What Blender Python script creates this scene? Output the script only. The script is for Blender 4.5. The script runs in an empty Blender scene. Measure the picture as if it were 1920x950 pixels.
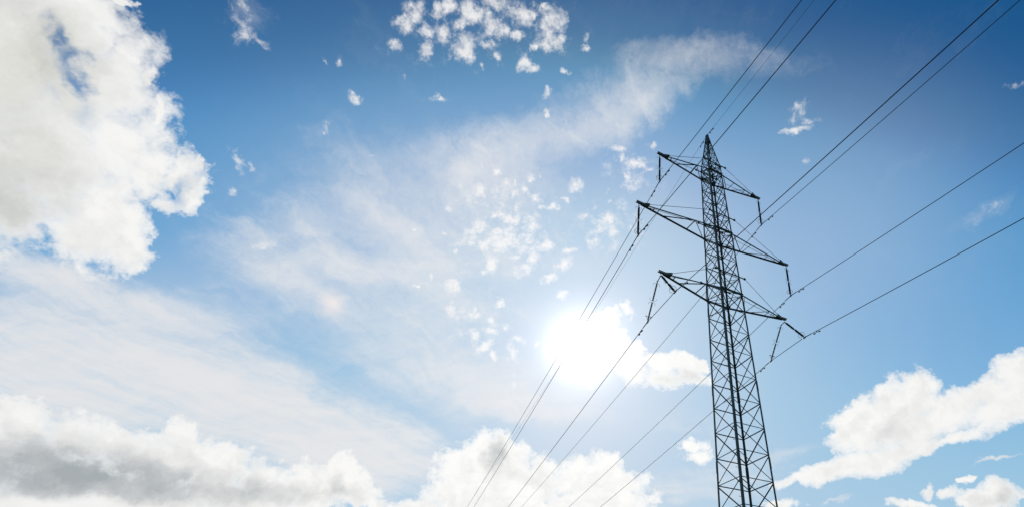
import bpy, bmesh, math, random
from mathutils import Vector, Matrix
R = math.radians
rnd = random.Random(7)
scene = bpy.context.scene
col = scene.collection

# ------------------------------------------------------------------ camera
cam_d = bpy.data.cameras.new('camera')
cam = bpy.data.objects.new('camera', cam_d); col.objects.link(cam)
PITCH, ROLL, FPX = 0.48525, 0.01366, 953.85
fw = Vector((0, math.cos(PITCH), math.sin(PITCH)))
rt = Vector((1, 0, 0)); up = rt.cross(fw)
r2 = math.cos(ROLL)*rt + math.sin(ROLL)*up
u2 = -math.sin(ROLL)*rt + math.cos(ROLL)*up
m3 = Matrix((r2, u2, -fw)).transposed()
cam.matrix_world = Matrix.Translation((0, 0, 1.6)) @ m3.to_4x4()
cam_d.sensor_fit = 'HORIZONTAL'; cam_d.sensor_width = 36.0
cam_d.lens = FPX/1920*36.0
cam_d.shift_x = -195.35/1920          # the print is an off-centre crop of a wider frame
cam_d.shift_y = 270.4/1920
cam_d.clip_start = 0.1; cam_d.clip_end = 30000
scene.camera = cam

# ------------------------------------------------------------------ colour management
vs = scene.view_settings
vs.view_transform = 'Standard'; vs.look = 'None'; vs.exposure = 0.0; vs.gamma = 1.0
vs.use_curve_mapping = False
scene.render.film_transparent = False
scene.cycles.use_denoising = False
scene.cycles.max_bounces = 4
scene.cycles.use_adaptive_sampling = True; scene.cycles.adaptive_threshold = 0.004; scene.cycles.adaptive_min_samples = 32

# ------------------------------------------------------------------ sun
SUN_AZ, SUN_EL = R(-4.62), R(33.38)
sdir = Vector((math.sin(SUN_AZ)*math.cos(SUN_EL), math.cos(SUN_AZ)*math.cos(SUN_EL), math.sin(SUN_EL)))
sun_d = bpy.data.lights.new('sun', 'SUN'); sun_d.energy = 3.0; sun_d.angle = R(0.55)
sun_d.color = (1.0, 0.95, 0.87)
sun = bpy.data.objects.new('sun', sun_d); col.objects.link(sun)
sun.rotation_euler = (-sdir).to_track_quat('-Z', 'Y').to_euler()
sun.location = (0, 0, 120)

# ------------------------------------------------------------------ sky tables
# every entry: azimuth, elevation, radius along, radius across (degrees), tilt, strength
CUMULUS = [
  (-63.94,37.71,5.53,3.46,93.1,1), (-61.62,31.34,5.5,3.54,99,1), (-59.11,33.89,5.51,3.79,92.6,1), (-63.18,41.44,3.86,1.85,86.8,1),
  (-59.36,38.55,4.29,2.19,86.7,1), (-54.11,32.66,3.84,2.76,95.4,1), (-52.19,30.91,2.04,1.76,128.5,1), (-53.59,36.97,3.07,1.87,103.2,1),
  (-54.97,29.69,2.27,1.72,92.2,1), (-55.88,37.35,3.41,2.1,90.4,1), (-57.81,41.83,0.97,0.5,107.3,1), (-53.74,37.62,2.04,1.21,103.9,1),
  (-55.76,40.18,1,0.42,110.8,1), (-51.65,38.24,1.64,1.18,92.2,1), (-50.24,37.33,2.08,0.98,101.9,1), (-51.11,35.54,1.54,0.88,-136.3,1),
  (-58.82,28.94,2.11,1.51,-120.6,1), (-61.98,45.64,0.63,0.34,-113.3,1), (-59.8,41.65,1.73,0.75,91,1), (-50.92,39.2,0.51,0.33,100.8,1),
  (-51.32,15.29,2.29,1.94,118.2,1), (-48.82,15.05,2.19,2.06,150.2,1), (-46.18,15.39,2.15,1.83,120.5,1), (-52.37,12.53,3.4,2.13,115.8,1),
  (-48.78,11.91,4.08,2.75,-171.4,1), (-44.23,14.35,2.88,2.53,128.7,1), (-42.99,17.45,1.45,1.03,111.8,1), (-42.04,15.36,2.73,2.23,118.1,1),
  (-39.43,14.55,2.58,2.17,121.8,1), (-38.48,15.96,1.54,1.36,124,1), (-36.26,14.97,1.94,1.7,172.7,1), (-43.98,11.76,6.32,2.12,-168.8,1),
  (-48.89,9.3,5.22,2.27,-170.7,1), (-50.82,13.39,3.11,2.69,-178,1), (-37.34,13.08,6.13,2.33,-170.4,1), (-40.76,10.63,8.22,2.39,-170.8,1),
  (-36.81,12.7,4.64,2.33,-172,1), (-33.98,13.92,2.02,1.8,136,1), (-31.78,15.82,1.64,1.47,125.2,1), (-29.37,16.76,1.68,1.46,117.3,1),
  (-27.79,15.43,2.19,2.01,151.8,1), (-31.09,14.15,3.09,1.99,-174.7,1), (-25.77,14.4,1.29,1.17,132.4,1), (-15.64,21.2,2.24,1.95,-178,1),
  (-13.37,21.54,1.74,1.37,98.9,1), (-17.47,19.56,1.93,1.81,171.2,1), (-15.6,18.9,3.89,2.56,-175.6,1), (-12.03,19.21,2.86,2.59,177.3,1),
  (-8.18,19.48,1.75,1.63,101.9,1), (-8.85,17.99,3.48,2.31,-177.6,1), (-4.28,18.96,2.13,1.99,177.7,1), (-0.53,19.47,1.9,1.76,-179.6,1),
  (-2.07,18.26,4.14,2.1,-178.7,1), (1.67,18.14,2.37,1.63,-179.5,1), (-3.23,16.2,7.63,1.73,-178.4,1), (-15.18,16.1,4.97,2.24,-175.6,1),
  (-9.24,15.67,6.88,1.7,-176.8,1), (-0.55,20.59,0.77,0.65,-179.2,1), (-21.59,14.37,3.58,0.96,-173.9,1), (-18.14,16.66,1.89,1.66,175.7,1),
  (-0.56,37.28,1.77,1.05,-154.5,0.66), (1.07,38.23,0.83,0.81,174.8,0.7), (-2.71,35.35,2.14,1.18,-177.5,0.65), (-5.1,33.05,2.38,1.9,-175.7,0.8),
  (-1.18,32.9,1.79,1.31,-178.5,1), (1.67,33.22,1.43,1.07,179.7,1), (3.11,33.63,0.83,0.72,90.1,1), (2.72,31.13,2.04,1.56,179.2,0.9),
  (5.88,31.66,1.43,0.95,177.4,0.95), (7.43,31.95,1.18,0.95,176,1), (9.23,31.74,1.18,1.07,173.3,1), (10.72,31.4,1.05,0.94,172.5,1),
  (11.69,31.56,0.82,0.41,85.6,1), (9.92,29.97,1.76,1.19,175.5,0.9), (6.5,29.96,2.38,1.19,177.5,0.85), (0.95,34.71,0.95,0.6,90.4,0.9),
  (33.98,24.32,2.17,1.87,76,1), (32.13,23.13,2.36,2.28,65.6,1), (27.21,22.42,2.61,1.92,-169.1,1), (25.44,21.87,1.76,1.21,77.6,1),
  (29.71,21.71,3.11,1.76,-166.4,1), (33.22,21.57,3.46,1.81,-171,1), (36.79,22.32,2.82,1.66,-171.4,1), (39.77,23.07,2.66,1.51,-171.8,1),
  (42.9,23.39,2.19,1.78,158.2,1), (40.59,21.59,3.17,1.29,-170.3,1), (31.69,19.49,4.68,1,-168.2,0.9), (26.4,18.72,4.05,1.14,-166.4,0.95),
  (24.16,18.19,3.08,1.07,-173.8,0.95), (20.83,18,2.41,0.76,-170,0.85), (29.03,18.87,2.93,1.12,-166.5,1), (37.03,20.06,5.1,0.66,-170,0.8),
  (41.14,20.69,2.78,0.89,-164.6,0.85), (33.56,19.25,4.1,0.49,-166.6,0.75), (33.79,14.94,1.44,0.88,174.6,1), (32.21,15.02,0.8,0.69,-170.6,1),
  (36.46,13.66,2.37,1.04,172.6,1), (38.92,13.73,1.87,1.19,174.8,1), (31.24,13.9,2.2,0.5,172.9,1), (35.97,15.68,0.57,0.39,174.3,1),
  (8.72,22.13,1.41,0.77,177.8,0.66), (9.16,21.06,1.63,0.82,177.8,0.55), (18.14,15.07,2.14,0.77,176.5,1),
]
SHADE = [
  (-52.23,12.18,4.08,2.79,-168.7,0.85), (-48.14,12.57,4.75,2.09,-166.7,0.75), (-42.73,13.13,5.32,2.01,-168.2,0.7), (-37.89,13.54,4.55,1.67,-169.7,0.6),
  (-50.61,14.28,1.65,0.94,177.3,0.3), (-62.68,33.67,8.32,3.76,110.3,0.55), (-57.32,32.86,3.2,2.66,159.3,0.25), (-64.32,40.26,2.94,2.47,118,0.4),
  (-60.98,39.59,3,1.78,126.4,0.35), (-59.17,29.6,3.59,2.06,-130.8,0.3), (-14.08,20.89,2.08,1.58,99.3,0.6), (-10.46,18.75,2.88,1.04,-176,0.22),
  (-5.76,17.73,2.93,0.81,-177.5,0.15), (-28.98,15.25,2.08,1.43,-175.2,0.4), (-32.62,14.65,2.15,0.99,-171.3,0.3), (30.69,21.53,1.91,1.13,-166.1,0.2),
  (8.55,29.87,2.66,1.19,176.4,0.4), (37.96,13.19,1.89,0.65,171.8,0.3),
]
GAPS = [
  (-62.76,40.47,0.81,0.37,121.5,1), (-61.51,39.84,0.85,0.43,135.8,0.8), (-60.19,39.07,0.93,0.44,136.8,1), (-59.49,38.93,0.42,0.36,-128.4,0.6),
  (-64.01,41.33,0.51,0.4,145.6,0.5), (-58.73,37.84,0.91,0.62,-72.4,0.4), (-63.71,40.65,0.51,0.3,97.1,0.4), (-61.09,37.77,0.44,0.36,-139.8,0.25),
  (-50.69,37.06,1.13,0.45,96.9,0.75), (-50.25,39.11,0.88,0.26,96.8,0.5),
]
PUFFS = [
  (-37.36,59.48,1.01,0.8,-116.6,1), (-38.32,58.17,0.96,0.59,-136.9,1), (-34.49,60.68,0.64,0.52,81,1), (-32.63,61.21,0.77,0.61,87.1,1),
  (-30.06,61.49,0.77,0.56,95.7,1), (-28.29,61.39,0.93,0.67,-143.2,1), (-25.54,63.15,1,0.47,-154,1), (-32.09,59.33,1.07,0.56,104,1),
  (-30.05,60.29,0.68,0.54,-134.4,1), (-28.54,59.03,1.24,1.03,-127.3,1), (-34.41,58.5,0.62,0.51,-111.1,1), (-34.18,57.3,0.68,0.54,85.4,1),
  (-25.23,61.53,0.86,0.62,-147.5,1), (-23.11,61.42,0.66,0.57,76.3,1), (-24.8,60.15,0.61,0.49,-141.4,0.8), (-20.56,63.15,1.06,0.93,-131.4,1),
  (-18.04,63.51,0.52,0.41,-153.3,1), (-14.47,63.07,1.38,1.27,67.7,1), (-13.17,62.18,1.15,0.87,-162.4,1), (-16.21,64.43,0.26,0.2,-156.4,1),
  (-20.12,61.54,0.61,0.36,-158.1,1), (-17.15,61.38,0.29,0.21,95,1), (-23.25,59.5,0.44,0.36,-143,0.85), (-17.97,59.79,0.56,0.51,-124.3,1),
  (-16.35,59.61,0.63,0.48,-157.9,1), (-38.44,56.48,0.52,0.41,-113.2,0.85), (-24.87,58.2,0.39,0.33,78.2,0.9), (-44.96,51.78,0.31,0.23,82.5,0.75),
  (-43.43,52.29,0.48,0.31,99.6,0.75), (-40.38,50.66,0.53,0.4,-124.9,0.85), (-35.01,54.55,0.34,0.24,96.7,0.7), (-29.91,54.26,0.69,0.25,-152.8,0.75),
  (-13.6,58.21,0.41,0.33,91.2,0.8), (-13.18,56.61,0.36,0.28,92.2,0.9), (-10.55,59.7,0.46,0.28,-168.4,0.8), (-7.18,62.27,0.32,0.26,-168.8,0.9),
  (-7.33,63.03,0.32,0.29,-163.8,0.75), (-42.06,47.07,0.44,0.21,154.6,0.7), (-36.03,46.85,0.27,0.23,-111.3,0.75), (-37.04,49.54,0.18,0.14,89.8,0.7),
  (-23.54,47.49,0.49,0.39,-151.1,1), (-21.37,47.75,0.71,0.62,-142.3,1), (-19.44,49.86,0.46,0.28,-161.2,1), (-17.99,49.09,0.59,0.47,-157,1),
  (-13.74,49.93,0.48,0.34,94,0.85), (-14.91,48.64,0.56,0.37,95.2,1), (-13.15,48.16,0.83,0.51,158.8,1), (-15.57,47.4,0.52,0.39,-162.5,1),
  (-11.92,47.59,0.44,0.36,-164.1,1), (-10.34,47.61,0.68,0.37,161,1), (-9.15,48.8,0.6,0.28,169.8,1), (-17.87,47.32,0.41,0.37,80.1,0.85),
  (-20.35,46.44,0.37,0.32,-149.5,0.85), (-25.06,45.11,0.4,0.24,99.3,0.75), (-12.48,46.94,0.35,0.33,-148.6,0.85), (-18.82,45.48,0.42,0.39,61,1),
  (-16.83,45.67,0.95,0.66,-163.3,1), (-15.51,45.58,0.59,0.51,86,1), (-20.84,43.98,0.9,0.67,-134,1), (-22.49,42.59,0.86,0.56,-133.2,1),
  (-21.18,42.57,0.64,0.5,-157.5,1), (-19.07,42.67,0.93,0.76,91.6,1), (-17.52,43.1,1.3,1.01,-161.2,1), (-16.2,43.76,1.06,0.99,-135.5,1),
  (-17.78,44.25,0.6,0.5,-157.8,1), (-13.3,45.37,1.01,0.87,88.7,1), (-13.48,44,1.15,1.02,-158.9,1), (-12.6,42.59,0.9,0.86,-141.3,1),
  (-10.86,43.7,1.07,0.52,-171,1), (-18.08,41.02,0.78,0.69,86.9,1), (-15,41.97,0.7,0.48,-166.4,0.85), (-13.63,41.23,1.16,0.79,-167.9,0.8),
  (-7.87,42.14,0.91,0.67,-141.3,1), (-7.61,43.69,0.72,0.28,-173.7,0.85), (-9.92,40.73,0.81,0.44,-172,1), (-5.75,47.25,0.59,0.53,87.7,1),
  (-1.65,47.27,0.71,0.59,-177.4,0.9), (-3.18,46.19,0.99,0.93,-171.1,0.9), (-3.55,44.99,0.78,0.76,79.1,1), (-0.92,45.81,0.86,0.55,-178.5,0.9),
  (-1.48,48.72,0.33,0.32,88.1,0.9), (0.18,52.92,0.43,0.31,91,1), (-0.22,53.85,0.68,0.43,-179.2,0.85), (3.01,52.63,0.86,0.5,177.8,1),
  (1.54,51.07,0.67,0.52,90.9,1), (2.02,50.16,0.96,0.57,178.8,0.85), (4.7,51.91,0.69,0.35,176.5,1), (5.8,54.09,0.38,0.3,91.2,0.8),
  (-7.24,50.3,0.78,0.64,-169.9,0.8), (-23.11,41.25,0.33,0.25,-157.3,1), (-25.2,42.71,0.2,0.16,91.4,1), (-18.82,39.82,0.36,0.34,58.1,1),
  (-16.33,49.22,0.24,0.17,94.7,0.8), (-16.57,48.33,0.42,0.29,-163.1,0.8), (-12.45,50.44,0.16,0.14,88.1,0.8), (-22.15,49.91,0.22,0.19,80.6,0.8),
  (-1.99,49.71,0.44,0.24,-177.6,0.8), (-22.42,37.73,0.96,0.81,91.8,1), (-25.17,38.35,0.48,0.39,-153.7,1), (-26.42,36.8,0.37,0.23,-159.8,1),
  (-21.86,35.41,0.78,0.54,80.9,1), (-19.14,35.2,0.64,0.57,-158.3,1), (-18.86,33.33,0.83,0.64,96.6,1), (-17.05,32.14,0.82,0.63,-167.9,1),
  (-16.79,34.86,0.65,0.58,-162,1), (-16.33,37.12,0.52,0.5,60.6,1), (-14.77,34.59,0.42,0.41,65.7,1), (-16.7,33.77,0.61,0.29,-169.2,1),
  (-12.85,33.54,0.73,0.53,-170.7,1), (-13.6,31.96,0.95,0.58,96.5,1), (-15.74,31.31,0.46,0.33,97,1), (-25.14,42.72,0.24,0.21,-118.1,1),
  (-19.2,36.01,0.31,0.3,68.6,1), (-10.38,33.24,0.43,0.25,95.1,1), (-7.56,38.94,0.64,0.5,-172.6,1), (-10.12,40.43,0.95,0.57,-148.1,1),
  (-28.92,42.06,0.25,0.15,-155.5,1), (-3.2,28.95,0.54,0.42,-177.6,0.85), (-12.88,28.44,0.52,0.41,-172.5,0.85), (-13.18,29.71,0.47,0.35,96.2,0.8),
  (29.63,53.81,0.99,0.8,42.8,0.7), (28.9,52.27,1.22,0.32,165.9,0.95), (30.84,52.52,1.04,0.35,154.1,0.7), (28.96,49.38,0.45,0.36,139.7,0.85),
  (52.46,46.29,0.62,0.22,140.1,0.6), (-48.39,40.71,1.1,0.41,139.7,0.9), (-47.08,40.68,0.6,0.29,137.4,0.85), (-47.44,38.43,0.55,0.41,89.4,0.75),
  (-53.94,51.22,1.12,0.3,131.3,0.7), (-51.64,50.05,0.91,0.42,178.3,0.62), (-53.76,49.87,1.37,0.87,142.6,0.55), (-42.85,35.37,0.73,0.46,-144.6,0.75),
  (-13.08,46.31,0.28,0.26,-146.4,0.7), (45.49,38.11,1.4,0.41,19.3,0.52), (-16.49,43.65,6.61,4.02,-165.6,0.42), (-26.72,60.68,7,2.51,-154.3,0.4),
  (-0.81,46.63,3.41,3.23,-177.8,0.4), (-18.31,34.85,4.02,3.84,70.7,0.35), (1.67,51.84,3.01,2.74,93,0.42), (-18.98,47.53,5.34,2.03,-164.2,0.36),
]
CIRRUS = [
  (-33.38,17.31,10.88,3.35,166.5,0.75), (-25.06,20.47,8.7,4.3,172.7,0.6), (-50.13,27.15,8.66,2.59,-166.8,0.55), (-56.08,25.95,3.79,1.55,-160.4,0.55),
  (15.44,21.03,8.97,5.75,176.2,0.3), (-31.01,45.12,15.48,8.48,-168.6,0.27), (-21.82,41.01,16.06,10.16,-161.5,0.26), (-33.58,31.24,11.88,4.71,-177.1,0.42),
  (-8.2,46.27,13.53,8.03,-172.3,0.2), (-32.41,38.21,14.07,6.19,-167.4,0.3), (-43.46,37.08,7.6,4.74,-171.5,0.2), (-20.36,28.69,16.32,6.86,-174.3,0.35),
  (-58.08,47.11,4.01,1.86,-122.5,0.1), (-11.5,55.8,12.58,4.12,-157.5,0.36), (1.67,58.46,8.51,4.13,-158.4,0.34), (16.84,60.29,8.14,2.54,175.3,0.33),
  (-2.15,56.53,6.77,2.1,-160.3,0.45), (-16.2,52.82,8.96,2.61,-162.3,0.45), (7.49,57.62,3.03,1.38,-169.8,0.35), (13.12,61.53,5.32,1.44,175.2,0.35),
  (29.29,58.25,6.23,1.95,142.1,0.24), (39.38,56.54,4.9,1.82,136,0.12), (-36.96,37.44,4.88,1.96,144,0.5), (-39.56,33.48,6.97,3.47,-178.3,0.45),
  (-29.44,36.91,7.79,1.87,-173.2,0.5), (-38.42,32.58,3.78,1.5,174,0.4), (-23.98,41.09,7.24,3.22,-172,0.35), (-21.83,49.06,9.19,3.49,-170.9,0.5),
  (-34.04,45.69,6.1,4.01,177.6,0.3), (-29.58,41.27,7.54,1.6,163.3,0.4), (-54.16,20.53,8.59,5.45,-160.7,0.9), (-44.93,22.11,10.58,5.3,175.4,0.95),
  (-35.59,21.48,10.73,4.78,161.3,0.95), (-29.49,19.13,7.34,4.02,161.3,0.9), (-48.69,17.94,8.99,3.7,-175.3,0.85), (-55.34,25.71,4.14,1.57,-169.8,0.5),
  (-48,26.72,7.86,2.66,-168.6,0.5), (-19.86,29.36,12.02,3.44,-179.6,0.4), (-13.62,26.7,12.64,2.93,178.8,0.65), (-9.56,25.41,7.04,1.07,-175.1,0.6),
  (-24.81,19.4,6.04,3.81,-172.1,0.6), (-21.04,34.94,8.68,3.36,-166.3,0.3), (5.64,25.09,7.14,2.39,178.4,0.35), (-9.6,19.39,13.91,2.33,-176,0.6),
  (-53.49,51.04,2.24,1.88,113.7,0.35), (45.16,38.52,3.7,1.38,-160.4,0.3), (38.71,17.01,2.77,0.28,-177.7,0.8), (23.56,15.01,1.53,0.31,-174.9,0.6),
  (21.29,20.74,3.77,0.66,-166.1,0.3), (28.61,23.83,2.01,0.73,-158.2,0.4), (41.45,45.07,6.53,2.7,157.2,0.12), (15.1,18.19,5.58,4.53,-179.6,0.25),
  (6.6,17.4,8.18,2.31,178.9,0.5),
]
LIGHT = [
  (-47.51,10.18,5.53,0.87,-168.2,1),
]
SOFT = [
  (-61.59,36.1,12.19,7.49,99.4,1), (-49.83,11.65,6.79,4.62,-171.5,0.8), (31.56,18.99,10.31,2.98,-167.6,0.5), (-40.3,12.51,8.84,3.13,-169.6,0.35),
  (4.5,32.29,8.35,4.76,178.2,0.3), (31.94,20.5,9.36,4.51,-167,0.35),
]
WARM = [
  (-62.8,35.93,11.55,6.94,100.1,1),
]
MIST = [
  (32.91,43.03,12.93,11.12,124.4,0.15), (-33.31,40.64,15.75,10.76,-149,0.16), (7.39,45.93,9.08,8.59,159.6,0.12), (-48.36,27.54,9.98,3.9,-150.2,0.2),
]


# ------------------------------------------------------------------ world
world = bpy.data.worlds.new('World'); scene.world = world
world.use_nodes = True
try:
    world.cycles.sampling_method = 'MANUAL'; world.cycles.sample_map_resolution = 512
except Exception:
    pass
NT = world.node_tree; NT.nodes.clear()


class Nodes:
    def __init__(s, nt): s.nt = nt

    def n(s, t, **kw):
        o = s.nt.nodes.new(t)
        for k, v in kw.items(): setattr(o, k, v)
        return o

    def put(s, sock, v):
        if isinstance(v, bpy.types.NodeSocket): s.nt.links.new(v, sock)
        else: sock.default_value = v

    def m(s, op, a, b=0.0, c=0.0, clamp=False):
        o = s.n('ShaderNodeMath', operation=op, use_clamp=clamp)
        s.put(o.inputs[0], a); s.put(o.inputs[1], b); s.put(o.inputs[2], c)
        return o.outputs[0]

    def v(s, op, a, b=(0, 0, 0), scale=None):
        o = s.n('ShaderNodeVectorMath', operation=op)
        s.put(o.inputs[0], a); s.put(o.inputs[1], b)
        if scale is not None: s.put(o.inputs['Scale'], scale)
        return o.outputs['Value'] if op in ('DOT_PRODUCT', 'LENGTH') else o.outputs[0]

    def noise(s, vec, scale, detail=4.0, rough=0.55, dist=0.0, color=False, lac=2.0):
        o = s.n('ShaderNodeTexNoise', noise_dimensions='3D')
        s.put(o.inputs['Vector'], vec); o.inputs['Scale'].default_value = scale
        o.inputs['Detail'].default_value = detail; o.inputs['Roughness'].default_value = rough
        o.inputs['Distortion'].default_value = dist; o.inputs['Lacunarity'].default_value = lac
        return o.outputs['Color'] if color else o.outputs[0]

    def step(s, v, lo, hi, a=0.0, b=1.0, smooth=True):
        o = s.n('ShaderNodeMapRange', interpolation_type='SMOOTHSTEP' if smooth else 'LINEAR')
        s.put(o.inputs['Value'], v); s.put(o.inputs['From Min'], lo); s.put(o.inputs['From Max'], hi)
        s.put(o.inputs['To Min'], a); s.put(o.inputs['To Max'], b)
        return o.outputs[0]

    def mix(s, f, a, b):
        o = s.n('ShaderNodeMix', data_type='RGBA')
        s.put(o.inputs[0], f); s.put(o.inputs[6], a); s.put(o.inputs[7], b)
        return o.outputs[2]

    def mapping(s, vec, loc=(0, 0, 0), rot=(0, 0, 0), scale=(1, 1, 1), kind='POINT'):
        o = s.n('ShaderNodeMapping', vector_type=kind)
        s.put(o.inputs['Vector'], vec)
        o.inputs['Location'].default_value = loc; o.inputs['Rotation'].default_value = rot
        o.inputs['Scale'].default_value = scale
        return o.outputs[0]

    # soft spot on the dome: 1 at its centre, 0 at `grow` times its radius
    def spot(s, vec, e, grow=1.6, kind='SPHERICAL'):
        az, el, ra, rb, tilt, w = e
        az, el, ra, rb, tilt = R(az), R(el), R(ra)*grow, R(rb)*grow, R(tilt)
        c = Vector((math.sin(az)*math.cos(el), math.cos(az)*math.cos(el), math.sin(el)))
        ea = Vector((math.cos(az), -math.sin(az), 0))
        no = c.cross(ea) * -1
        if no.z < 0: no = -no
        t1 = math.cos(tilt)*ea + math.sin(tilt)*no
        t2 = -math.sin(tilt)*ea + math.cos(tilt)*no
        eu = Matrix((t1, t2, t1.cross(t2))).transposed().to_euler('XYZ')
        mp = s.mapping(vec, tuple(c), tuple(eu), (ra, rb, 1.0), 'TEXTURE')
        g = s.n('ShaderNodeTexGradient', gradient_type=kind)
        s.put(g.inputs['Vector'], mp)
        return g.outputs['Fac'] if 'Fac' in g.outputs else g.outputs[1]

    def union(s, vec, table, grow=1.6, soft=None):
        acc = None
        for e in table:
            g = s.spot(vec, e, grow)
            if e[5] != 1: g = s.m('MULTIPLY', g, e[5])
            if acc is None: acc = g
            elif soft: acc = s.m('SMOOTH_MAX', acc, g, soft)
            else: acc = s.m('MAXIMUM', acc, g)
        return acc

    def total(s, vec, table, grow=1.0):
        keep = None                       # veils laid one over the other
        for e in table:
            g = s.spot(vec, e, grow, 'QUADRATIC_SPHERE' if False else 'SPHERICAL')
            g = s.step(g, 0.0, 1.0)
            t = s.m('MULTIPLY_ADD', g, -e[5], 1.0)
            keep = t if keep is None else s.m('MULTIPLY', keep, t)
        return s.m('SUBTRACT', 1.0, keep)


def lin(r, g, b):
    f = lambda c: (c/255/12.92 if c/255 <= 0.04045 else ((c/255+0.055)/1.055)**2.4)
    return (f(r), f(g), f(b), 1.0)


W = Nodes(NT)
tc = W.n('ShaderNodeTexCoord')
d = W.v('NORMALIZE', tc.outputs['Generated'])
sep = W.n('ShaderNodeSeparateXYZ'); W.put(sep.inputs[0], d)
dz = sep.outputs[2]
cosa = W.v('DOT_PRODUCT', d, tuple(sdir))
ang = W.m('ARCCOSINE', W.m('MINIMUM', cosa, 0.99999))

# clear air
sky = W.n('ShaderNodeTexSky', sky_type='NISHITA')
sky.sun_disc = False; sky.sun_elevation = SUN_EL; sky.sun_rotation = SUN_AZ
sky.altitude = 400; sky.air_density = 1.0; sky.dust_density = 0.6; sky.ozone_density = 1.6
SKY_STRENGTH = 0.1
raw = W.v('SCALE', sky.outputs[0], scale=SKY_STRENGTH)
# deep polarised blue: contrast of the clear sky, channel by channel
def curve(v, pts):
    o = W.n('ShaderNodeFloatCurve'); cv = o.mapping.curves[0]
    cv.points[0].location = (0.0, 0.0); cv.points[1].location = (1.0, pts[-1][1])
    for x, y in pts[:-1]: cv.points.new(x, y)
    o.mapping.update(); W.put(o.inputs['Value'], v)
    return o.outputs[0]
rs = W.n('ShaderNodeSeparateColor'); W.put(rs.inputs[0], raw)
rc = W.n('ShaderNodeCombineColor')
W.put(rc.inputs[0], curve(rs.outputs[0], [(.095, .004), (.125, .045), (.16, .115), (.21, .205), (.32, .345), (.53, .45), (1, .62)]))
W.put(rc.inputs[1], curve(rs.outputs[1], [(.16, .085), (.195, .165), (.235, .315), (.31, .428), (.42, .545), (.58, .60), (1, .68)]))
W.put(rc.inputs[2], curve(rs.outputs[2], [(.295, .25), (.34, .355), (.40, .585), (.50, .69), (.61, .74), (.72, .76), (1, .78)]))
air = rc.outputs[0]

# broken-up direction for cloud outlines
wa = W.v('SUBTRACT', W.noise(d, 6.0, 6.0, 0.6, color=True), (0.5, 0.5, 0.5))
wb = W.v('SUBTRACT', W.noise(d, 24.0, 4.0, 0.65, color=True), (0.5, 0.5, 0.5))
dp = W.v('ADD', d, W.v('SCALE', wb, scale=0.042))
dw = W.v('ADD', W.v('ADD', d, W.v('SCALE', wa, scale=0.085)), W.v('SCALE', wb, scale=0.03))
toward = W.v('SUBTRACT', tuple(sdir), d)

# plan of the high cloud layer, so that its streaks run away in perspective
inv = W.m('DIVIDE', 1.0, W.m('MAXIMUM', dz, 0.06))
plan = W.v('SCALE', d, scale=inv)
plan = W.v('ADD', plan, W.v('SCALE', wa, scale=0.45))
fine = W.noise(d, 40.0, 4.0, 0.7)
MIDK = (8.0, 6.0, 0.62)
mid = W.noise(dw, *MIDK)
mid_s = W.noise(W.v('ADD', dw, W.v('SCALE', toward, scale=0.035)), *MIDK)
relief = W.m('SUBTRACT', mid, mid_s)

# ---- thin high cloud
def along(deg, scale): return W.mapping(W.mapping(plan, rot=(0, 0, R(-deg))), scale=scale)
streak = W.noise(along(-14, (0.9, 4.2, 1.0)), 1.7, 6.0, 0.66)
streak2 = W.noise(along(66, (0.8, 3.4, 1.0)), 2.0, 6.0, 0.68)
st = W.m('ADD', W.m('ADD', W.m('MULTIPLY', streak, 0.40), W.m('MULTIPLY', streak2, 0.48)), W.m('MULTIPLY', fine, 0.12))
veil = W.total(dw, CIRRUS, 1.35)
va = W.step(W.m('ADD', veil, W.m('MULTIPLY', W.m('SUBTRACT', st, 0.5), 1.6)), 0.10, 1.08)
va = W.m('MULTIPLY', W.m('MULTIPLY', va, W.step(veil, 0.0, 0.22)), 0.96)
va = W.m('MAXIMUM', va, W.m('MULTIPLY', W.step(st, 0.50, 0.75), 0.06))
# ---- small puffs
pf = W.union(dp, PUFFS, 1.8)
pa = W.step(W.m('ADD', pf, W.m('MULTIPLY', W.m('SUBTRACT', fine, 0.5), 2.1)), 0.20, 1.08)
pa = W.m('MULTIPLY', pa, W.step(pf, 0.02, 0.32))
pa = W.m('MULTIPLY', pa, 0.92)
fine_s = W.noise(W.v('ADD', d, W.v('SCALE', toward, scale=0.012)), 40.0, 4.0, 0.7)
prelief = W.m('SUBTRACT', fine, fine_s)
near = W.m('EXPONENT', W.m('MULTIPLY', ang, -3.2))
# ---- thick cloud
cu = W.union(dw, CUMULUS, 1.7)
gap = W.union(dw, GAPS, 1.7)
soft = W.total(d, SOFT, 1.4)
crisp = W.m('SUBTRACT', 1.0, soft)
# rounded billows
def billow(vec):
    o = W.n('ShaderNodeTexVoronoi', voronoi_dimensions='3D', feature='F1', distance='EUCLIDEAN', normalize=True)
    W.put(o.inputs['Vector'], vec); o.inputs['Scale'].default_value = 15.0
    o.inputs['Detail'].default_value = 2.0; o.inputs['Roughness'].default_value = 0.5; o.inputs['Lacunarity'].default_value = 2.3
    return o.outputs['Distance']
bl = billow(dw)
bl_s = billow(W.v('ADD', dw, W.v('SCALE', toward, scale=0.022)))
puffy = W.m('SUBTRACT', 0.30, bl)
brelief = W.m('SUBTRACT', bl, bl_s)          # bright on the side of each billow that faces the sun
edge = W.m('ADD', W.m('MULTIPLY', W.m('SUBTRACT', mid, 0.5), W.m('MULTIPLY_ADD', soft, -0.35, 1.0)),
           W.m('MULTIPLY', W.m('SUBTRACT', fine, 0.5), W.m('MULTIPLY_ADD', soft, -0.45, 0.85)))
thick = W.m('ADD', W.m('MULTIPLY_ADD', soft, 0.09, cu), edge)
thick = W.m('MULTIPLY_ADD', puffy, W.m('MULTIPLY_ADD', crisp, 0.9, 0.15), thick)
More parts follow.
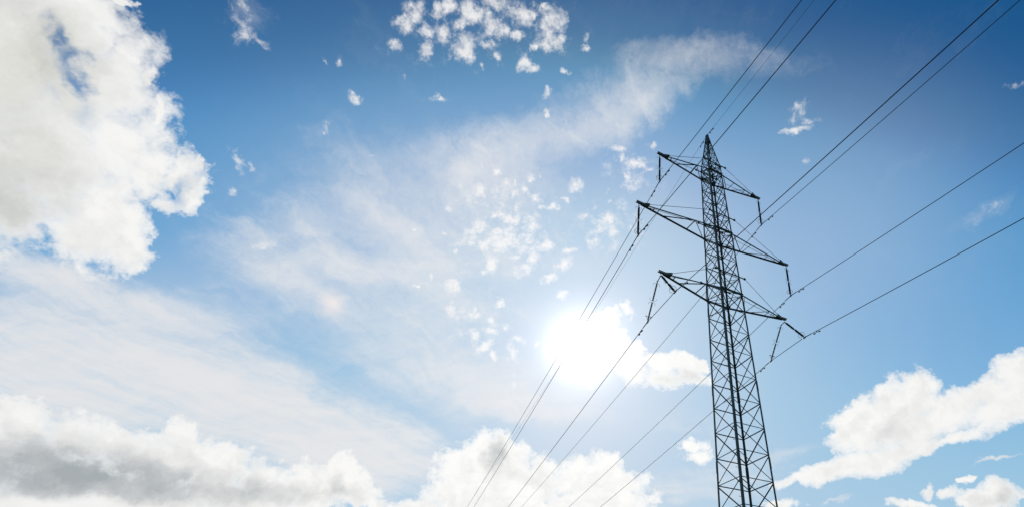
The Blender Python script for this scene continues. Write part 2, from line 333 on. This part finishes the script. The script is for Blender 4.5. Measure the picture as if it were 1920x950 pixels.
dens = W.m('MAXIMUM', W.m('SUBTRACT', thick, W.m('MULTIPLY_ADD', soft, -0.10, 0.27)), 0.0)
dens = W.m('POWER', W.m('MULTIPLY', dens, W.m('MULTIPLY_ADD', soft, -2.4, 6.2)), 1.35)
ca = W.m('SUBTRACT', 1.0, W.m('EXPONENT', W.m('MULTIPLY', dens, -1.0)))
ca = W.m('MULTIPLY', ca, W.step(cu, 0.03, 0.25))
ca = W.m('MULTIPLY', ca, W.m('SUBTRACT', 1.0, W.m('MULTIPLY', W.step(gap, 0.02, 0.9), 0.82)))
sh = W.total(dw, SHADE, 1.5)
lt = W.total(dw, LIGHT, 1.4)
body = W.m('ADD', W.m('MULTIPLY', W.step(thick, 0.40, 1.25), 0.10), W.m('MULTIPLY', W.m('MULTIPLY', W.step(thick, 0.45, 1.0), W.step(mid, 0.36, 0.66)), 0.10))
lump = W.m('MULTIPLY', W.step(thick, 0.46, 0.80), W.m('MULTIPLY_ADD', W.m('SUBTRACT', mid_s, 0.5), 1.3, 0.95))
far = W.m('MULTIPLY_ADD', near, -0.85, 1.0, clamp=True)
grey = W.m('ADD', body, W.m('MULTIPLY', relief, -1.1))
grey = W.m('ADD', grey, W.m('MULTIPLY', W.m('MULTIPLY', W.m('ADD', W.m('MULTIPLY', puffy, -0.9), W.m('MULTIPLY', brelief, 0.9)), W.step(thick, 0.40, 0.7)), W.m('MULTIPLY_ADD', crisp, 0.75, 0.25)))
grey = W.m('ADD', W.m('MULTIPLY', grey, far), W.m('MULTIPLY', W.m('MULTIPLY', sh, W.m('MULTIPLY_ADD', lump, 0.65, 0.30)), 0.95))
grey = W.m('MULTIPLY', grey, W.m('SUBTRACT', 1.0, lt), clamp=True)
lit = W.v('SCALE', (0.86, 0.855, 0.835), scale=W.m('MINIMUM', W.m('MULTIPLY_ADD', near, 0.30, 1.05), 1.17))
cloud_c = W.mix(grey, lit, W.mix(W.total(d, WARM, 1.4), lin(168, 174, 178), lin(190, 191, 178)))
veil_c = W.v('SCALE', (0.812, 0.82, 0.834), scale=W.m('MULTIPLY_ADD', near, 0.16, 0.95))
puff_c = W.v('SCALE', (0.86, 0.86, 0.865), scale=W.m('ADD', W.m('MULTIPLY_ADD', near, 0.36, 0.90), W.m('MULTIPLY', prelief, 0.55)))

# sunlight scattered forward by thin air and ice
g1 = W.m('ADD', W.m('MULTIPLY', W.m('EXPONENT', W.m('MULTIPLY', ang, -28.0)), 1.15), W.m('MULTIPLY', W.m('EXPONENT', W.m('MULTIPLY', ang, -64.0)), 9.5))
g2 = W.m('MULTIPLY', W.m('EXPONENT', W.m('MULTIPLY', ang, -6.5)), 0.26)
air = W.v('ADD', air, W.v('SCALE', (0.94, 0.97, 0.95), scale=g2))
c = W.mix(W.total(d, MIST, 1.5), air, veil_c)
c = W.mix(va, c, veil_c)
c = W.mix(pa, c, puff_c)
c = W.mix(ca, c, cloud_c)
c = W.v('ADD', c, W.v('SCALE', (1.0, 0.985, 0.96), scale=g1))
# mock sun, 24 degrees to the left of the sun
DOG = (-34.95, 32.43, 0.75, 1.1, 0, 1)
dg = W.step(W.spot(d, DOG, 2.2), 0.0, 1.0)
c = W.v('ADD', c, W.v('SCALE', (0.20, 0.10, 0.02), scale=dg))
bg = W.n('ShaderNodeBackground'); bg.inputs['Strength'].default_value = 1.0
W.put(bg.inputs['Color'], c)
out = W.n('ShaderNodeOutputWorld')
NT.links.new(bg.outputs[0], out.inputs['Surface'])

# ------------------------------------------------------------------ materials
def material(name, base, rough=0.6, metal=0.0, var=0.25, scale=3.0, bump=0.0, base2=None):
    m = bpy.data.materials.new(name); m.use_nodes = True
    nt = m.node_tree; b = nt.nodes['Principled BSDF']; N = Nodes(nt)
    t = N.n('ShaderNodeTexCoord')
    n1 = N.noise(t.outputs['Object'], scale, 6.0, 0.65)
    a = tuple(x*(1-var) for x in base)+(1,); bb = tuple(x*(1+var) for x in (base2 or base))+(1,)
    N.put(b.inputs['Base Color'], N.mix(N.step(n1, 0.3, 0.7), a, bb))
    N.put(b.inputs['Roughness'], N.step(n1, 0.3, 0.7, rough-0.1, rough+0.1))
    b.inputs['Metallic'].default_value = metal
    if bump:
        bp = N.n('ShaderNodeBump'); bp.inputs['Strength'].default_value = bump
        N.put(bp.inputs['Height'], N.noise(t.outputs['Object'], scale*14, 4.0)); N.put(b.inputs['Normal'], bp.outputs[0])
    return m


STEEL = material('painted_steel', (0.058, 0.068, 0.064), 0.62, 0.0, 0.35, 1.7)
STEEL_PALE = material('weathered_steel', (0.085, 0.095, 0.085), 0.6, 0.0, 0.3, 4.0)
GALV = material('galvanised_fittings', (0.10, 0.11, 0.12), 0.5, 0.3, 0.25, 9.0)
PORC = material('brown_glazed_porcelain', (0.028, 0.018, 0.016), 0.28, 0.0, 0.25, 6.0)
ALU = material('weathered_aluminium_strand', (0.03, 0.031, 0.034), 0.6, 0.2, 0.2, 0.6)
CONC = material('concrete', (0.30, 0.29, 0.27), 0.85, 0.0, 0.2, 4.0, 0.3)
RED = material('faded_red_paint', (0.30, 0.03, 0.025), 0.6, 0.0, 0.25, 8.0)
GRASS = material('meadow', (0.045, 0.075, 0.022), 0.9, 0.0, 0.35, 0.35, 0.4, (0.075, 0.095, 0.03))


# ------------------------------------------------------------------ mesh helpers
class MB:
    def __init__(s): s.bm = bmesh.new()

    def prism(s, pts, P, Q):
        """sweep the closed outline pts (list of offset vectors) from P to Q"""
        a = [s.bm.verts.new(P+o) for o in pts]; b = [s.bm.verts.new(Q+o) for o in pts]
        n = len(pts)
        for i in range(n): s.bm.faces.new((a[i], a[(i+1) % n], b[(i+1) % n], b[i]))
        s.bm.faces.new(list(reversed(a))); s.bm.faces.new(b)
        return s

    def angle(s, P, Q, size, t, u, v):
        """rolled L section from P to Q, heel on the line, flanges along u and v"""
        P, Q, u, v = Vector(P), Vector(Q), Vector(u), Vector(v)
        ax = (Q-P).normalized()
        u = (u-ax*u.dot(ax)).normalized(); v = v-ax*v.dot(ax); v = (v-u*v.dot(u)).normalized()
        return s.prism([Vector((0, 0, 0)), u*size, u*size+v*t, u*t+v*t, u*t+v*size, v*size], P, Q)

    def bar(s, P, Q, w, h, ref=(0, 0, 1)):
        P, Q = Vector(P), Vector(Q); ax = (Q-P).normalized()
        x = ax.cross(Vector(ref)).normalized(); y = x.cross(ax)
        return s.prism([-x*w/2-y*h/2, x*w/2-y*h/2, x*w/2+y*h/2, -x*w/2+y*h/2], P, Q)

    def tube(s, pts, r, n=8, closed=False):
        pts = [Vector(p) for p in pts]; rings = []
        ref = None
        k = len(pts)
        for i, p in enumerate(pts):
            a = pts[(i-1) % k] if (closed or i > 0) else p
            b = pts[(i+1) % k] if (closed or i < k-1) else p
            ax = (b-a).normalized()
            if ref is None:
                ref = ax.cross(Vector((0.123, 0.31, 0.94))).normalized()
            x = (ref-ax*ref.dot(ax)).normalized(); y = ax.cross(x); ref = x
            rr = r[i] if isinstance(r, (list, tuple)) else r
            rings.append([s.bm.verts.new(p+(x*math.cos(j*2*math.pi/n)+y*math.sin(j*2*math.pi/n))*rr) for j in range(n)])
        m = k if closed else k-1
        for i in range(m):
            A, B = rings[i], rings[(i+1) % k]
            for j in range(n): s.bm.faces.new((A[j], A[(j+1) % n], B[(j+1) % n], B[j]))
        if not closed:
            s.bm.faces.new(list(reversed(rings[0]))); s.bm.faces.new(rings[-1])
        return s

    def lathe(s, P, ax, prof, n=14):
        """prof: list of (distance along ax, radius)"""
        P, ax = Vector(P), Vector(ax).normalized()
        return s.tube_prof(P, ax, prof, n)

    def tube_prof(s, P, ax, prof, n):
        x = ax.cross(Vector((0.2, 0.93, 0.31))).normalized(); y = ax.cross(x); rings = []
        for h, r in prof:
            rings.append([s.bm.verts.new(P+ax*h+(x*math.cos(j*2*math.pi/n)+y*math.sin(j*2*math.pi/n))*r) for j in range(n)])
        for A, B in zip(rings, rings[1:]):
            for j in range(n): s.bm.faces.new((A[j], A[(j+1) % n], B[(j+1) % n], B[j]))
        s.bm.faces.new(list(reversed(rings[0]))); s.bm.faces.new(rings[-1])
        return s

    def poly(s, outline, off):
        """flat plate: closed outline thickened by vector off"""
        off = Vector(off)
        a = [s.bm.verts.new(Vector(p)) for p in outline]; b = [s.bm.verts.new(Vector(p)+off) for p in outline]
        n = len(a)
        for i in range(n): s.bm.faces.new((a[i], a[(i+1) % n], b[(i+1) % n], b[i]))
        s.bm.faces.new(list(reversed(a))); s.bm.faces.new(b)
        return s

    def build(s, name, mat, parent=None, smooth=False):
        bmesh.ops.recalc_face_normals(s.bm, faces=s.bm.faces[:])
        me = bpy.data.meshes.new(name); s.bm.to_mesh(me); s.bm.free()
        me.materials.append(mat)
        if smooth:
            for p in me.polygons: p.use_smooth = True
        o = bpy.data.objects.new(name, me); col.objects.link(o)
        if parent is not None: o.parent = parent
        return o


def tag(o, label, cat, group=None, kind=None):
    o['label'] = label; o['category'] = cat
    if group: o['group'] = group
    if kind: o['kind'] = kind
    return o


def empty(name, loc=(0, 0, 0), rz=0.0):
    o = bpy.data.objects.new(name, None); col.objects.link(o)
    o.location = loc; o.rotation_euler = (0, 0, rz); o.empty_display_size = 0.3
    return o


# ------------------------------------------------------------------ ground
g = MB(); n = 96; rad = 9000.0
ctr = g.bm.verts.new((0, 0, 0)); prev = None
for rr in (6, 30, 120, 500, 2000, rad):
    ring = [g.bm.verts.new((rr*math.cos(i*2*math.pi/n), rr*math.sin(i*2*math.pi/n), 0)) for i in range(n)]
    for i in range(n):
        if prev is None: g.bm.faces.new((ctr, ring[i], ring[(i+1) % n]))
        else: g.bm.faces.new((prev[i], ring[i], ring[(i+1) % n], prev[(i+1) % n]))
    prev = ring
go = g.build('ground', GRASS); go['kind'] = 'structure'

# ------------------------------------------------------------------ pylon
BASE = Vector((8.039, 30.203, 0)); YAW = math.atan2(0.441, 0.897)
ca_, sa_ = math.cos(YAW), math.sin(YAW)
def to_world(p): p = Vector(p); return BASE+Vector((ca_*p.x-sa_*p.y, sa_*p.x+ca_*p.y, p.z))

tower = empty('lattice_pylon', BASE, YAW)
tag(tower, 'tall dark steel lattice pylon with three pairs of crossarms and a pointed top', 'pylon')

Z1, Z2, Z3, ZT1, ZT2, ZT3, ZAP = 39.359, 32.379, 26.135, 40.396, 33.995, 27.769, 45.0
def hw(z):
    tab = [(0, 1.43), (Z3-22, 1.348), (Z3, 0.927), (Z1, 0.6446), (ZT1, 0.622), (ZAP-0.15, 0.09)]
    for (a, x), (b, y) in zip(tab, tab[1:]):
        if z <= b: return x+(y-x)*(z-a)/(b-a)
    return 0.09
CORN = {'L': (-1, 1), 'N': (-1, -1), 'R': (1, -1), 'B': (1, 1)}
def corner(c, z): w = hw(z); return Vector((CORN[c][0]*w*1.06, CORN[c][1]*w*0.94, z))

# legs: rolled angles with the heel on the outer corner
for c, (sx, sy) in CORN.items():
    b = MB(); zs = [0.25, 4.135, Z3, Z1, ZT1, ZAP-0.15]
    for z0, z1, sz in zip(zs, zs[1:], [q*(1.0 if c != 'B' else 0.85) for q in (0.16, 0.135, 0.128, 0.115, 0.085)]):
        b.angle(corner(c, z0), corner(c, z1), sz, 0.016, (-sx, 0, 0), (0, -sy, 0))
    leg = b.build('leg', STEEL, tower)
    # splice plates where the leg sections meet
    for z in (12.5, 18.0, Z3-1.5, Z2-1.0):
        P, Q = corner(c, z), corner(c, z+0.75); o = Vector((sx*0.012, sy*0.012, 0))
        MB().angle(P+o, Q+o, 0.14, 0.010, (-sx, 0, 0), (0, -sy, 0)).build('splice_plate', STEEL, leg)
    MB_f = MB(); w = 1.43
    MB_f.tube_prof(Vector((sx*w*0.985, sy*w*0.985, -0.5)), Vector((0, 0, 1)), [(0, 0.5), (0.6, 0.5), (0.72, 0.42), (0.8, 0.3)], 20)
    MB_f.build('footing', CONC, tower)
    # climbing bolts on the near leg
    if c == 'N':
        proto = None; k = 0; z = 9.5
        while z < 26:
            P = corner(c, z)
            if proto is None:
                q = MB(); q.tube([(0, 0, 0), (0, -0.19, 0)], 0.011, 6)
                q.tube([(0, -0.165, 0), (0, -0.19, 0)], 0.02, 6)
                proto = q.build('step_bolt', STEEL, leg); o = proto
            else:
                o = proto.copy(); col.objects.link(o); o.parent = leg
            if k % 2: o.location = P+Vector((0.10, 0, 0))
            else: o.location = P+Vector((0, 0.10, 0)); o.rotation_euler = (0, 0, -math.pi/2)
            z += 0.45; k += 1

# faces between neighbouring legs
FACES = [('N', 'R'), ('N', 'L'), ('L', 'B'), ('R', 'B')]
LEV = [0.9, 3.0, 4.9, 6.7, 8.35, 9.98, 11.67, 13.45, 15.24, 17.04, 18.9, 20.78, 22.56, 24.45, Z3, ZT3, 29.32, 30.86, Z2, ZT2, 35.38, 36.74, 38.0, Z1, ZT1]
def face_frame(a, b):
    ax = (Vector(CORN[b]+(0,))-Vector(CORN[a]+(0,))).normalized()
    mid_ = Vector(CORN[a]+(0,))+Vector(CORN[b]+(0,)); nrm = -mid_.normalized()    # inward
    return ax, nrm
for fi, (a, b_) in enumerate(FACES):
    ax, nrm = face_frame(a, b_)
    for i, z in enumerate(LEV):
        heavy = z in (Z1, Z2, Z3)
        ins = nrm*0.034
        A, B = corner(a, z)+ax*0.03+ins, corner(b_, z)-ax*0.03+ins
        s = 0.055 if z > 9 else 0.07
        MB().angle(A, B, s, 0.007, (0, 0, -1), nrm).build('horizontal_brace', STEEL, tower)
        if i+1 < len(LEV):                       # falls from leg a to leg b_
            z2 = LEV[i+1]
            A, B = corner(a, z2-0.10)+ax*0.05+nrm*0.019, corner(b_, z+0.08)-ax*0.05+nrm*0.019
            s = (0.068 if i % 2 else 0.055) if fi in (0, 1) else (0.058 if i % 2 else 0.046)
            MB().angle(A, B, s, 0.007, (0, 0, -1), nrm).build('diagonal_brace', STEEL, tower)

# plan bracing inside the body at the crossarms, and struts that fan out from the legs
for zk, zt in ((Z1, ZT1), (Z2, ZT2), (Z3, ZT3)):
    b = MB()
    for z in (zk-0.06, zt-0.06):
        b.angle(corner('L', z)*1.0+Vector((.04, -.04, 0)), corner('R', z)+Vector((-.04, .04, 0)), 0.05, 0.006, (0, 0, -1), (1, 1, 0))
        b.angle(corner('N', z-.07)+Vector((.04, .04, 0)), corner('B', z-.07)+Vector((-.04, -.04, 0)), 0.05, 0.006, (0, 0, -1), (1, -1, 0))
    # counter diagonals between chord and tie level
    for a, c_ in (('R', 'N'), ('L', 'N'), ('B', 'R'), ('B', 'L')):
        ax, nrm = face_frame(a, c_)
        b.angle(corner(a, zt-0.08)+ax*0.05+nrm*0.05, corner(c_, zk+0.08)-ax*0.05+nrm*0.05, 0.05, 0.006, (0, 0, -1), nrm)
        b.angle(corner(a, zk-0.08)+ax*0.05+nrm*0.05, corner(c_, zk-1.45)-ax*0.05+nrm*0.05, 0.045, 0.006, (0, 0, -1), nrm)
    b.build('plan_bracing', STEEL, tower)
    # gusset plates on the legs
    for c, (sx, sy) in CORN.items():
        P = corner(c, zk); g_ = MB()
        for t in (Vector((-sx, 0, 0)), Vector((0, -sy, 0))):
            nrm = Vector((0, sy*0.004, 0)) if t.x else Vector((sx*0.004, 0, 0))
            o = P+nrm*2
            g_.poly([o+Vector((0, 0, 0.16)), o+t*0.28+Vector((0, 0, 0.1)), o+t*0.28+Vector((0, 0, -0.12)), o+Vector((0, 0, -0.24))], nrm*2)
        g_.build('gusset_plate', STEEL, tower)

# pointed top
pk = MB()
plev = [ZT1, 41.35, 42.2, 42.95, 43.6, 44.15]
for a, b_ in FACES:
    ax, nrm = face_frame(a, b_)
    for i, (z, z2) in enumerate(zip(plev, plev[1:])):
        pk.angle(corner(a, z2)+ax*.03+nrm*.016, corner(b_, z)-ax*.03+nrm*.016, 0.04, 0.005, (0, 0, -1), nrm)
        if i % 2 == 0: pk.angle(corner(b_, z2)-ax*.03+nrm*.026, corner(a, z)+ax*.03+nrm*.026, 0.035, 0.005, (0, 0, -1), nrm)
        pk.angle(corner(a, z2)+ax*.03+nrm*.034, corner(b_, z2)-ax*.03+nrm*.034, 0.035, 0.005, (0, 0, -1), nrm)
peak = pk.build('peak_bracing', STEEL, tower)
cap = MB()
for a, b_ in FACES:
    ax, nrm = face_frame(a, b_); o = -nrm*0.006
    cap.poly([corner(a, 43.95)+o, corner(b_, 43.95)+o, corner(b_, 44.85)+o, corner(a, 44.85)+o], -nrm*0.008)
w = 0.12
cap.poly([(-w, -w, 44.86), (w, -w, 44.86), (w, w, 44.86), (-w, w, 44.86)], (0, 0, 0.05))
cap.bar((0, -0.16, 44.95), (0, 0.16, 44.95), 0.06, 0.10)
cap.build('peak_cap', STEEL, tower)

# crossarms
TIP = {'LT': (5.248, 38.918), 'RT': (5.147, 39.166), 'LM': (7.277, 32.125), 'RM': (7.157, 32.079), 'LB': (5.554, 26.068), 'RB': (5.814, 25.886)}
def tip(k): return Vector(((-1 if k[0] == 'L' else 1)*TIP[k][0], 0, TIP[k][1]))
for key, zk, zt in (('T', Z1, ZT1), ('M', Z2, ZT2), ('B', Z3, ZT3)):
    arm = empty('crossarm'); arm.parent = tower; arm.location = (0, 0, zk)
    off = Vector((0, 0, zk)); D = {'T': 'top', 'M': 'middle', 'B': 'bottom'}[key]
    ov = 0.48                                                   # bracket overhang beyond the legs
    for sgn in (-1, 1):
        T = tip(('L' if sgn < 0 else 'R')+key)
        l = abs(T.x); zp = T.z+0.24
        inner = l-0.72
        cn = 'N' if sgn < 0 else 'R'; cf = 'L' if sgn < 0 else 'B'
        hn, hf = 0.15, 0.15
        ends = {}
        for side, c in ((-1, cn), (1, cf)):
            P = Vector((sgn*(l-0.15), side*0.055, zp)); Q = corner(c, zk)+Vector((sgn*0.02, side*0.022, 0))
            ends[side] = (Vector((sgn*inner, side*0.15, zp+(zk-zp)*0.1)), Q)
            MB().angle(P-off, Q-off, 0.105 if key != 'T' else 0.092, 0.011, (0, 0, -1), (0, -side, 0)).build('chord', STEEL, arm)
            # hanger rod from the plate up to the bracket at tie level
            w = hw(zt)
            S = Vector((sgn*(w+ov-0.04), side*(w+0.03), zt))
            rod = MB().tube([Vector((sgn*(inner+0.05), side*0.13, zp+0.07))-off, S-off], 0.017, 7).build('tie_rod', STEEL, arm, True)
        # bracing in the plane of the two chords
        def on(side, t): A, B = ends[side]; return A.lerp(B, t)+Vector((0, -side*0.03, -0.03))
        br = MB()
        if sgn < 0:
            segs = [((1, .10), (-1, .10)), ((1, .24), (-1, .70)), ((-1, .70), (1, .68)), ((-1, .71), (1, .99))]
        else:
            segs = [((-1, .12), (1, .12)), ((-1, .26), (1, .62)), ((-1, .63), (1, .66)), ((-1, .98), (1, .68)), ((-1, .26), (1, .27))]
        for (s0, t0), (s1, t1) in segs:
            br.angle(on(s0, t0)-off, on(s1, t1)-off, 0.056, 0.007, (0, 0, -1), (sgn, 0, 0))
        br.build('arm_bracing', STEEL, arm)
        # end plate with upturned lips
        pl = MB(); L0 = sgn*(l+0.22); L1 = sgn*(inner-0.12)
        pl.poly([Vector((L0, -0.075, zp+.012))-off, Vector((L0, 0.075, zp+.012))-off, Vector((sgn*(l-0.35), 0.10, zp+.012))-off, Vector((L1, 0.215, zp+.012))-off,
                 Vector((L1, -0.215, zp+.012))-off, Vector((sgn*(l-0.35), -0.10, zp+.012))-off], (0, 0, 0.016))
        for side in (-1, 1):
            pl.poly([Vector((L0, side*0.078, zp+.03))-off, Vector((sgn*(l-.35), side*0.103, zp+.03))-off, Vector((L1, side*0.218, zp+.03))-off,
                     Vector((L1, side*0.218, zp+.17))-off, Vector((sgn*(l-.35), side*0.103, zp+.10))-off, Vector((L0, side*0.078, zp+.15))-off], (0, side*0.014, 0))
        pl.bar(Vector((sgn*l, -0.055, zp-.02))-off, Vector((sgn*l, 0.055, zp-.02))-off, 0.10, 0.12)
        pl.build('end_plate', STEEL, arm)
    # beams that carry the chords through the body, and the tie-level brackets
    for side, (a, b_) in ((-1, ('N', 'R')), (1, ('L', 'B'))):
        A, B = corner(a, zk), corner(b_, zk); o = Vector((0, side*0.022, 0))
        MB().angle(A+o-off, B+o-off, 0.10, 0.011, (0, 0, -1), (0, side, 0)).build('body_beam', STEEL, arm)
        w = hw(zt); y = side*(w+0.028)
        bk = MB().bar(Vector((-w-ov, y, zt))-off, Vector((w+ov, y, zt))-off, 0.05, 0.075)
        for sx in (-1, 1): bk.bar(Vector((sx*(w+ov-0.09), y, zt+.01))-off, Vector((sx*(w+ov+0.05), y, zt+.01))-off, 0.11, 0.14)
        bk.build('bracket_beam', STEEL, arm)

# number boards on the upper body
w = hw(39.95)
MB().bar((-w*0.15, -w-0.07, 40.25), (w*0.98, -w-0.07, 40.25), 0.03, 0.24).build('number_board', STEEL_PALE, tower)
MB().bar((-w*1.0, w+0.07, 39.75), (w*0.35, w+0.07, 39.75), 0.03, 0.26).build('number_board', STEEL, tower)
# small red phase markers under the two lower crossarms
for z in (Z2-0.45, Z3-0.55):
    P = corner('N', z)
    MB().poly([P+Vector((.03, -.02, 0)), P+Vector((.16, -.02, 0)), P+Vector((.16, -.02, -.3)), P+Vector((.03, -.02, -.3))], (0, -.008, 0)).build('phase_marker', RED, tower)

# ------------------------------------------------------------------ insulators
WD = Vector((-0.409, 0.912, 0)).normalized()
def ring_pts(c, ax, r, n=20):
    ax = ax.normalized(); x = ax.cross(Vector((0.3, 0.2, 0.93))).normalized(); y = ax.cross(x)
    return [c+(x*math.cos(i*2*math.pi/n)+y*math.sin(i*2*math.pi/n))*r for i in range(n)]
def insulator(top, bot, label, link=0.18, tail=0.16, side=None):
    """string of two long porcelain rods between top and bot"""
    top, bot = Vector(top), Vector(bot); ax = (bot-top).normalized(); L = (bot-top).length
    o = empty('insulator_string', top)
    tag(o, label, 'insulator', 'insulator strings hanging from the crossarms')
    P0 = Vector((0, 0, 0))
    MB().tube([P0-ax*0.05, P0+ax*(link+0.04)], 0.024, 8).tube(ring_pts(P0+ax*0.02, ax.cross(Vector((1, 0, 0))), 0.05, 10), 0.014, 6, True).build('shackle', GALV, o, True)
    rl = (L-link-tail-0.12)/2
    s0 = link
    x = side.normalized() if side is not None else Vector((ca_, sa_, 0)); x = (x-ax*x.dot(ax)).normalized(); y = ax.cross(x)
    for k in range(2):
        prof = [(0, 0.05), (0.10, 0.05), (0.10, 0.042)]
        h = 0.12
        while h < rl-0.13:
            prof += [(h, 0.042), (h+0.022, 0.078), (h+0.032, 0.078), (h+0.040, 0.042)]; h += 0.062
        prof += [(rl-0.10, 0.042), (rl-0.10, 0.05), (rl, 0.05)]
        rod = MB().tube_prof(P0+ax*s0, ax, prof, 14).build('porcelain_rod', PORC, o)
        caps = MB().tube_prof(P0+ax*(s0-0.01), ax, [(0, .03), (.02, .056), (.11, .056), (.12, .045)], 12)
        caps.tube_prof(P0+ax*(s0+rl-.11), ax, [(0, .045), (.01, .056), (.11, .056), (.13, .03)], 12)
        caps.build('end_fitting', GALV, rod)
        s0 += rl+0.12
    mid_ = P0+ax*(link+rl+0.06)
    # arcing horns at the top, at the joint, and a ring at the live end
    def horn(c, sg, up_):
        a = MB().tube([c, c+x*sg*0.10, c+x*sg*0.22+ax*up_*0.05, c+x*sg*0.27+ax*up_*0.13, c+x*sg*0.24+ax*up_*0.20], 0.011, 6)
        a.build('arcing_horn', GALV, o, True)
    horn(P0+ax*(link+0.02), -1, 1); horn(P0+ax*(link+0.02), 1, 1)
    for up_ in (-1, 1): horn(mid_+ax*up_*0.05, -1, up_); horn(mid_+ax*up_*0.05, 1, up_)
    rc = P0+ax*(L-tail-0.24)-x*0.04
    rg = MB().tube(ring_pts(rc, ax, 0.24), 0.013, 7, True)
    rg.tube([rc+x*0.24, P0+ax*(L-tail-0.02)], 0.011, 6).tube([rc-x*0.24, P0+ax*(L-tail-0.02)], 0.011, 6)
    rg.build('arcing_ring', GALV, o, True)
    cl = MB().bar(P0+ax*(L-tail-0.02), P0+ax*L, 0.045, 0.05, tuple(x))
    B = P0+ax*L
    cl.tube([B-WD*0.20+Vector((0, 0, .0)), B-WD*0.09-Vector((0, 0, .03)), B+WD*0.09-Vector((0, 0, .03)), B+WD*0.20], [.03, .055, .055, .03], 8)
    cl.build('suspension_clamp', GALV, o, True)
    return o

CL = {}
words = {'L': 'left', 'R': 'right', 'T': 'top', 'M': 'middle'}
for k in ('LT', 'RT', 'LM', 'RM'):
    T = to_world(tip(k)); B = T+Vector((-0.103, -0.051, -3.10)); CL[k] = B
    insulator(T, B, f'single insulator string hanging straight down from the {words[k[0]]} tip of the {words[k[1]]} crossarm')
VCL = {}
VTAB = {'LB': ((3.759, 26.181, 23.318), (2.163, 29.740, 23.468), (2.840, 28.231, 25.956)), 'RB': ((13.936, 31.253, 23.394), (12.391, 34.696, 23.459), (13.090, 33.140, 25.843))}
for k in ('LB', 'RB'):
    T = to_world(tip(k)); w_ = words[k[0]]
    nb, fb, ft = (Vector(v) for v in VTAB[k])
    insulator(T, nb, f'insulator string slanting down toward the right from the {w_} tip of the bottom crossarm', side=WD.cross(Vector((0, 0, 1))))
    o = insulator(ft, fb, f'insulator string slanting down toward the left from the {w_} tip of the bottom crossarm', link=0.14, side=WD.cross(Vector((0, 0, 1))))
    MB().tube([T-ft, Vector((0, 0, 0))], 0.032, 8).build('link_plate', GALV, o, True)
    VCL[k] = (nb, fb)

# ------------------------------------------------------------------ wires
WTAB = {'LT': (-0.4645, 0.12081, 0.000496, -0.42758, 0.10901, 0.000239, 1.15, 1.08), 'LM': (-0.46432, 0.121, 0.000496, -0.42045, 0.09807, 0.000239, 1.15, 1.08), 'LB': (-0.46046, 0.11804, 0.000496, -0.41884, 0.09602, 0.000239, 1.15, 1.08), 'RT': (-0.4627, 0.12039, 0.000496, -0.41847, 0.08731, 0.000239, 1.15, 1.08), 'RM': (-0.46234, 0.11992, 0.000496, -0.4178, 0.0906, 0.000239, 1.15, 1.08), 'RB': (-0.46204, 0.11984, 0.000496, -0.41718, 0.09437, 0.000239, 1.15, 1.08), 'E': (-0.45541, 0.11618, 0.000496, -0.43497, 0.08834, 0.000239, 0.7, 0.85)}
def run(P0, az, sg, s, c_, length, step=2.0):
    wd = Vector((math.sin(az), math.cos(az), 0)); pts = []; t = 0.0
    while t <= length:
        pts.append(P0+wd*sg*t+Vector((0, 0, -s*t+c_*t*t))); t += step if t < 60 else 5.0
    return pts
def damper(P, tan, parent, org):
    """vibration damper: clamp, short cable and two drooping weights"""
    tan = tan.normalized(); z = Vector((0, 0, -1)); P = P-org
    b = MB().bar(P+z*-0.03, P+z*0.11, 0.05, 0.05, tuple(tan))
    b.tube([P+z*0.13-tan*0.26, P+z*0.10-tan*0.1, P+z*0.10+tan*0.1, P+z*0.13+tan*0.26], 0.010, 6)
    for sg in (-1, 1):
        b.tube([P+z*0.13+tan*sg*0.13, P+z*0.135+tan*sg*0.15, P+z*0.14+tan*sg*0.29, P+z*0.14+tan*sg*0.31], [.022, .047, .052, .03], 8)
    b.build('vibration_damper', GALV, parent, True)
def wire(name, label, group, key, r):
    az_n, sn, cn, az_f, sf, cf, dn, df = WTAB[key]
    if key in VCL: Pn, Pf = VCL[key]
    elif key == 'E': Pn = to_world((0, 0, 44.97)); Pf = Pn
    else: Pn = Pf = CL[key]
    a = run(Pn, az_n, -1, sn, cn, 240); b = run(Pf, az_f, 1, sf, cf, 330)
    if key in VCL: pts = list(reversed(a))+b
    else: pts = list(reversed(a))+b[1:]
    org = Pn.copy()
    o = MB().tube([p-org for p in pts], r, 8).build(name, ALU, None, True); o.location = org
    tag(o, label, 'power line' if key != 'E' else 'earth wire', group)
    rods = MB()
    for Q, side_pts in ((Pn, a), (Pf, b)):
        dirv = (side_pts[1]-side_pts[0]).normalized()
        rods.tube([Q-org, Q+dirv*0.62-org, Q+dirv*0.68-org], [r*1.45, r*1.45, r], 8)
    rods.build('armour_rod', ALU, o, True)
    for pts_, dist in ((a, dn), (b, df)):
        dirv = (pts_[1]-pts_[0]).normalized(); damper(pts_[0]+dirv*dist, dirv, o, org)
    return o
for k in ('LT', 'LM', 'LB', 'RT', 'RM', 'RB'):
    hang = {'T': 'top crossarm', 'M': 'middle crossarm', 'B': 'bottom crossarm'}[k[1]]
    how = 'two slanting strings' if k[1] == 'B' else 'hanging string'
    wire('power_line', f'conductor carried below the {words[k[0]]} tip of the {hang} by its {how}', 'conductors strung across the pylon', k, 0.023)
wire('earth_wire', 'thin wire running over the very top of the pylon, finer than the conductors', None, 'E', 0.0105)
